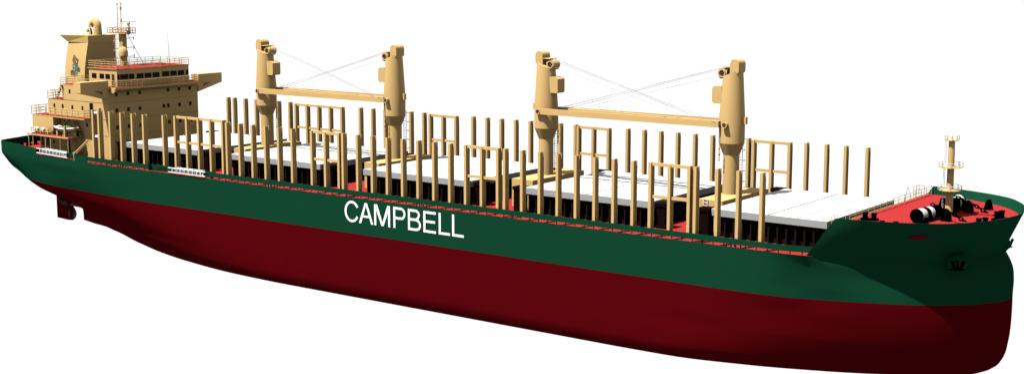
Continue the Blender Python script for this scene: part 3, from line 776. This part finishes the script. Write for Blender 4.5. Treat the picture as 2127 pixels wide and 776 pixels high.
ves = MB().tube([(85.6,8.1,2.0),(85.9,8.1,3.6)], .05, 'rib', 5).tube([(86.3,8.5,2.0),(85.9,8.1,3.6)], .03, 'whitep', 5).tube([(85.9,7.5,2.0),(85.9,8.1,3.6)], .03, 'whitep', 5)
obj('deck_ladder', ves, SHIP)

# ---------------- gangway davit, grab hoops, small deck valves
dv = MB().bar((-33.75,-13.0,.15),(-30.3,-13.0,2.45),.2,.14,'tan').bar((-33.7,-12.7,.1),(-30.3,-12.8,2.35),.06,.06,'tan')
dv.tube([(-33.7,-13.0,DK),(-33.7,-13.0,.3)], .1, 'tan', 8).tube([(-30.35,-13.0,2.4),(-30.35,-13.0,1.75)], .04, 'tan', 5).ball((-30.35,-13,1.65), .13, 'tan')
dv.tube([(-33.7,-13.1,.2),(-33.7,-12.8,.2)], .2, 'tan', 10)
obj('boat_davit', dv, SHIP)
for x in (-14.6, -13.7):
    obj('grab_hoop', MB().tube([(x-.28,-13.0,DK),(x-.28,-13.0,.0),(x-.18,-13.0,.12),(x+.18,-13.0,.12),(x+.28,-13.0,.0),(x+.28,-13.0,DK)], .045, 'dkbrown', 6), SHIP)
for x0 in (-23.6, 6.9, 33.0, 75.0):
    vb = MB()
    for k in range(4): vb.tube([(x0+k*.55,-12.9,DK),(x0+k*.55,-12.9,-.45)], .07, 'steel', 6)
    obj('deck_vent', vb, SHIP)

# ---------------- rudder and propeller
rd = MB().prism([(-57.0,.05),(-55.9,.12),(-53.6,.42),(-53.0,.22),(-52.8,0),(-53.0,-.22),(-53.6,-.42),(-55.9,-.12),(-57.0,-.05)], 'z', -13.65, -8.6, 'anti')
obj('rudder', rd, SHIP, smooth=False)
pp = MB().lathe((-53.1,0,-11.0), [(.05,-.55),(.25,-.35),(.34,0),(.34,2.6)], 'prop', 16, 'x')
PR = obj('propeller', pp, SHIP)
for k in range(3):
    a = 2*PI/3*k-PI/2+.05; bl_ = MB(); n = 10; vs = []
    for i in range(n+1):
        r = .3+(2.62-.3)*i/n; w = .25+1.0*math.sin(PI*min(1, (i/n)**1.1*.9+.05))**.8; w = w if i < n else .25; tw_ = math.radians(60-38*i/n)
        for sgn in (-1, 1):
            x = sgn*w*.42*math.sin(tw_); t = sgn*w*.62*math.cos(tw_)
            vs.append((-53.05+x, r*math.cos(a)-t*math.sin(a), -11.0+r*math.sin(a)+t*math.cos(a)))
    bl_.raw(vs, [(2*i,2*i+1,2*i+3,2*i+2) for i in range(n)], 'prop')
    b_ = obj('blade', bl_, PR); b_.modifiers.new('t','SOLIDIFY').thickness = .06

# ================================================================== separate things
def anchor(s, label):
    x, y, z = 97.05, s*7.2, -1.0
    hm = None
    a = empty('anchor', (x, y, z)); tag(a, label, 'anchor', 'anchors hung at the bow')
    n = V((.55, s*.83, 0)).normalized(); t = V((-n.y, n.x, 0))*(1 if s < 0 else -1)
    def P(u_, v_, w_): return V((x, y, z)) + t*u_ + V((0,0,v_)) + n*w_
    K = .72
    P0 = P
    def P(u_, v_, w_): return P0(u_*K, v_*K, w_*K)
    mb = MB().tube([P(0,.5,.15), P(0,-.55,.55)], .10, 'black', 8)
    obj('shank', mb, a)
    cr_ = MB().tube([P(-1.0,-.72,.42), P(-.4,-.66,.52), P(.4,-.66,.52), P(1.0,-.72,.42)], [.06,.15,.15,.06], 'black', 10)
    obj('crown', cr_, a)
    for q in (-1, 1):
        f = MB().tube([P(q*.35,-.65,.5), P(q*.55,-.2,.62), P(q*.72,.32,.62), P(q*.8,.45,.6)], [.15,.12,.16,.05], 'black', 8)
        f.ball(P(q*.74,.28,.62), .16, 'black'); obj('fluke', f, a)
anchor(-1, 'black anchor hanging from its bulge on the near side of the bow')
anchor(1, 'black anchor showing past the stem on the far side of the bow')
for s in (-1, 1):
    kb = MB().ball((96.75, s*6.35, -1.15), 1.0, 'green', (1.05,1.05,1.0), 20)
    kb.tube([(96.75, s*6.6, -1.25),(97.3, s*7.35,-1.3)], [.72,.5], 'green', 20)
    obj('anchor_bolster', kb, SHIP)

def gangway(xa, ya, xb, yb, z0, z1, label):
    a, b = V((xa, ya, 0)), V((xb, yb, 0)); d = (b-a).normalized(); L = (b-a).length; n = V((d.y,-d.x,0))
    if n.y > 0: n = -n
    root = empty('accommodation_ladder', ((xa+xb)/2, (ya+yb)/2, z0)); tag(root, label, 'gangway')
    def P(t, w, z): return a + d*t + n*w + V((0,0,z))
    for z in (z0+.06, z1-.06):
        obj('side_beam', MB().bar(P(0,.15,z), P(L,.15,z), .13, .10, 'whitep'), root, smooth=False)
        obj('side_beam', MB().bar(P(L*.16,-.5,z+.03), P(L*.86,-.5,z+.03), .16, .11, 'whitep'), root, smooth=False)
    for k in range(8):
        t = L*(.115+.77*k/7); obj('stanchion_bar', MB().bar(P(t,.15,z0), P(t,.15,z1), .10, .10, 'whitep'), root, smooth=False)
    tr = MB()
    for k in range(16):
        t = L*(.17+.68*k/15); tr.bar(P(t,.1,z0+.2), P(t+.12,-.45,z1-.15), .06, .3, 'whitep')
        if k % 2: tr.bar(P(t,-.45,z0+.1), P(t,-.45,z1), .07, .07, 'whitep')
        if k % 3 == 0: tr.bar(P(t,.1,z1+.0), P(t+.35,-.5,z1+.02), .2, .05, 'whitep')
    obj('treads', tr, root, smooth=False)
gangway(-44.3, -11.95, -35.3, -12.95, -.62, .16, 'white folded gangway stowed in the stern bulwark below the boat deck')
gangway(-11.8, -13.4, -4.15, -13.4, -.66, .04, 'white folded gangway lying in the bulwark gap beside the aftmost hatch')

# open boat on its chocks
GSHIFT = V((-.95,.65,-.12)); _n0 = len(S.objects)
bt = empty('lifeboat', (-38.6, -10.6, 2.22)); tag(bt, 'small open boat with white rim and green and red gear on the boat deck', 'boat')
hb2 = MB(); n = 16; secs = []
for i in range(n+1):
    t = i/n; x = -41.1+4.9*t; w = .95*math.sin(PI*(.08+.84*t))**.6*(1 if t > .12 else .9); keel = 2.75+.45*abs(2*t-1)**3; top = 3.42+.18*abs(2*t-1)**2
    secs.append([(x,-10.6+w*math.sin(a)*1.0 if False else -10.6-w*math.cos(a), keel+(top-keel)*(1-math.sin(a))**.75) for a in [PI*k/10 for k in range(11)]])
vs = [p for s_ in secs for p in s_]
hb2.raw(vs, [(i*11+k, i*11+k+1, (i+1)*11+k+1, (i+1)*11+k) for i in range(n) for k in range(10)], 'tan')
hb2.poly(secs[0], 'tan'); hb2.poly(secs[-1], 'tan')
obj('boat_hull', hb2, bt)
gw = MB()
for e in (0, 10): gw.tube([secs[i][e] for i in range(n+1)], .11, 'whitep', 6)
for i in range(n): gw.raw([secs[i][0],secs[i+1][0],secs[i+1][10],secs[i][10]], [(0,1,2,3)], 'whitep')
obj('rim', gw, bt)
obj('cover', MB().ball((-38.5,-10.6,3.5), 1.0, 'olive', (1.05,.55,.3)), bt, label='green folded cover'); obj('gear_bag', MB().ball((-40.2,-10.6,3.5), .5, 'redspot', (.8,.6,.25)), bt, label='red bag near the stern of the boat')
for x in (-40.2, -38.7): obj('chock', MB().box(x-.14,x+.14,-11.2,-10.0,2.22,3.05,'tan'), bt, smooth=False)
obj('chock', MB().box(-38.4,-36.4,-10.6,-10.4,2.22,3.0,'tan'), bt, smooth=False)
dvt = empty('boat_crane', (-37.6,-11.6,2.22)); tag(dvt, 'tan boat crane post with slanting arm beside the open boat', 'davit')
obj('post', MB().box(-37.7,-37.45,-11.75,-11.5,2.22,3.9,'tan'), dvt, smooth=False)
obj('arm', MB().bar((-41.2,-10.0,3.0),(-38.6,-9.6,5.2),.24,.16,'tan'), dvt, smooth=False)
# raft canisters in a cradle
gl = ['left cream life raft canister in the cradle at the aft corner of the boat deck', 'right cream life raft canister next to the rack railing on the boat deck']
for k, x in enumerate((-46.0, -44.4)):
    o = obj('life_raft', MB().lathe((x-.55,-10.6,2.75), [(.12,0),(.36,.12),(.42,.3),(.42,.5),(.45,.55),(.42,.6),(.42,.85),(.36,1.0),(.12,1.12)], 'cream', 18, 'x'))
    tag(o, gl[k], 'life raft', 'cream raft canisters')
rk = MB()
rail_mb(rk, [(-45.3,-11.5,2.22),(-41.9,-11.5,2.22),(-41.9,-9.9,2.22)], h=.85, n=2, step=.75, r=.035)
rail_mb(rk, [(-46.2,-9.8,2.22),(-43.4,-9.8,2.22)], h=1.35, n=2, step=.9, r=.035)
for x in (-46.6, -45.5, -44.3, -43.2):
    for y in (-11.3, -10.0): rk.bar((x,y,2.22),(x,y,3.2+.25*(y > -11)),.07,.07,'tan')
    rk.bar((x,-11.3,2.95),(x,-10.0,2.95),.06,.06,'tan')
rk.bar((-42.9,-11.0,2.22),(-42.2,-11.0,3.4),.12,.12,'tan'); rk.bar((-41.7,-11.0,2.22),(-42.2,-11.0,3.4),.12,.12,'tan')
o = obj('raft_cradle', rk, H_)
ft_ = obj('float_box', MB().box(-46.6,-45.9,-11.7,-11.1,2.22,2.42,'whitep')); tag(ft_, 'small white box on the aft outer corner of the boat deck', 'box')

for o_ in list(S.objects):
    if o_.name.split('.')[0] in ('lifeboat','boat_crane','life_raft','raft_cradle','float_box'): o_.location += GSHIFT
# ================================================================== background, light, camera
sk = MB(); R = 620; c0 = V((20,0,0)); az0 = math.atan2(.7991, -.6012); na, ne = 32, 18; vs = []
for j in range(ne+1):
    el = math.radians(-48+74*j/ne)
    for i in range(na+1):
        az = az0+math.radians(-58+116*i/na); vs.append(c0+V((math.cos(az)*math.cos(el), math.sin(az)*math.cos(el), math.sin(el)))*R)
sm_ = bpy.data.materials.new('white_sky'); sm_.use_nodes = True; nt = sm_.node_tree; nt.nodes.clear()
em = nt.nodes.new('ShaderNodeEmission'); out = nt.nodes.new('ShaderNodeOutputMaterial'); nt.links.new(em.outputs[0], out.inputs[0])
em.inputs['Color'].default_value = (1,1,1,1); em.inputs['Strength'].default_value = .52
M['sky'] = sm_
sk.raw(vs, [(j*(na+1)+i, j*(na+1)+i+1, (j+1)*(na+1)+i+1, (j+1)*(na+1)+i) for j in range(ne) for i in range(na)], 'sky')
so = obj('sky', sk); so['kind'] = 'structure'

w = bpy.data.worlds.new('World'); S.world = w; w.use_nodes = True
bg = w.node_tree.nodes['Background']; bg.inputs['Color'].default_value = (.95,.97,1,1); bg.inputs['Strength'].default_value = .21

sl = bpy.data.lights.new('sun', 'SUN'); sl.energy = 4.5; sl.angle = math.radians(.5); sl.color = (1, .985, .95)
sun = bpy.data.objects.new('sun', sl); COL.objects.link(sun)
sun.rotation_euler = V((.20, .452, -1.0)).to_track_quat('-Z', 'Y').to_euler()

cam = bpy.data.cameras.new('camera'); cam.sensor_width = 36; cam.lens = 2954*36/2127; cam.clip_end = 3000; cam.clip_start = 1
co = bpy.data.objects.new('camera', cam); COL.objects.link(co)
yaw, pit = -0.64503, 0.15175
fwd = V((math.sin(yaw)*math.cos(pit), math.cos(yaw)*math.cos(pit), -math.sin(pit)))
right = V((math.cos(yaw), -math.sin(yaw), 0)); upv = right.cross(fwd)
co.matrix_world = Matrix.Translation((143.82, -141.03, 27.153)) @ Matrix((right, upv, -fwd)).transposed().to_4x4()
S.camera = co
S.view_settings.view_transform = 'Standard'; S.view_settings.look = 'None'
S.view_settings.exposure = 1.0; S.view_settings.gamma = 1.0
S.cycles.max_bounces = 4; S.cycles.diffuse_bounces = 0; S.cycles.glossy_bounces = 1
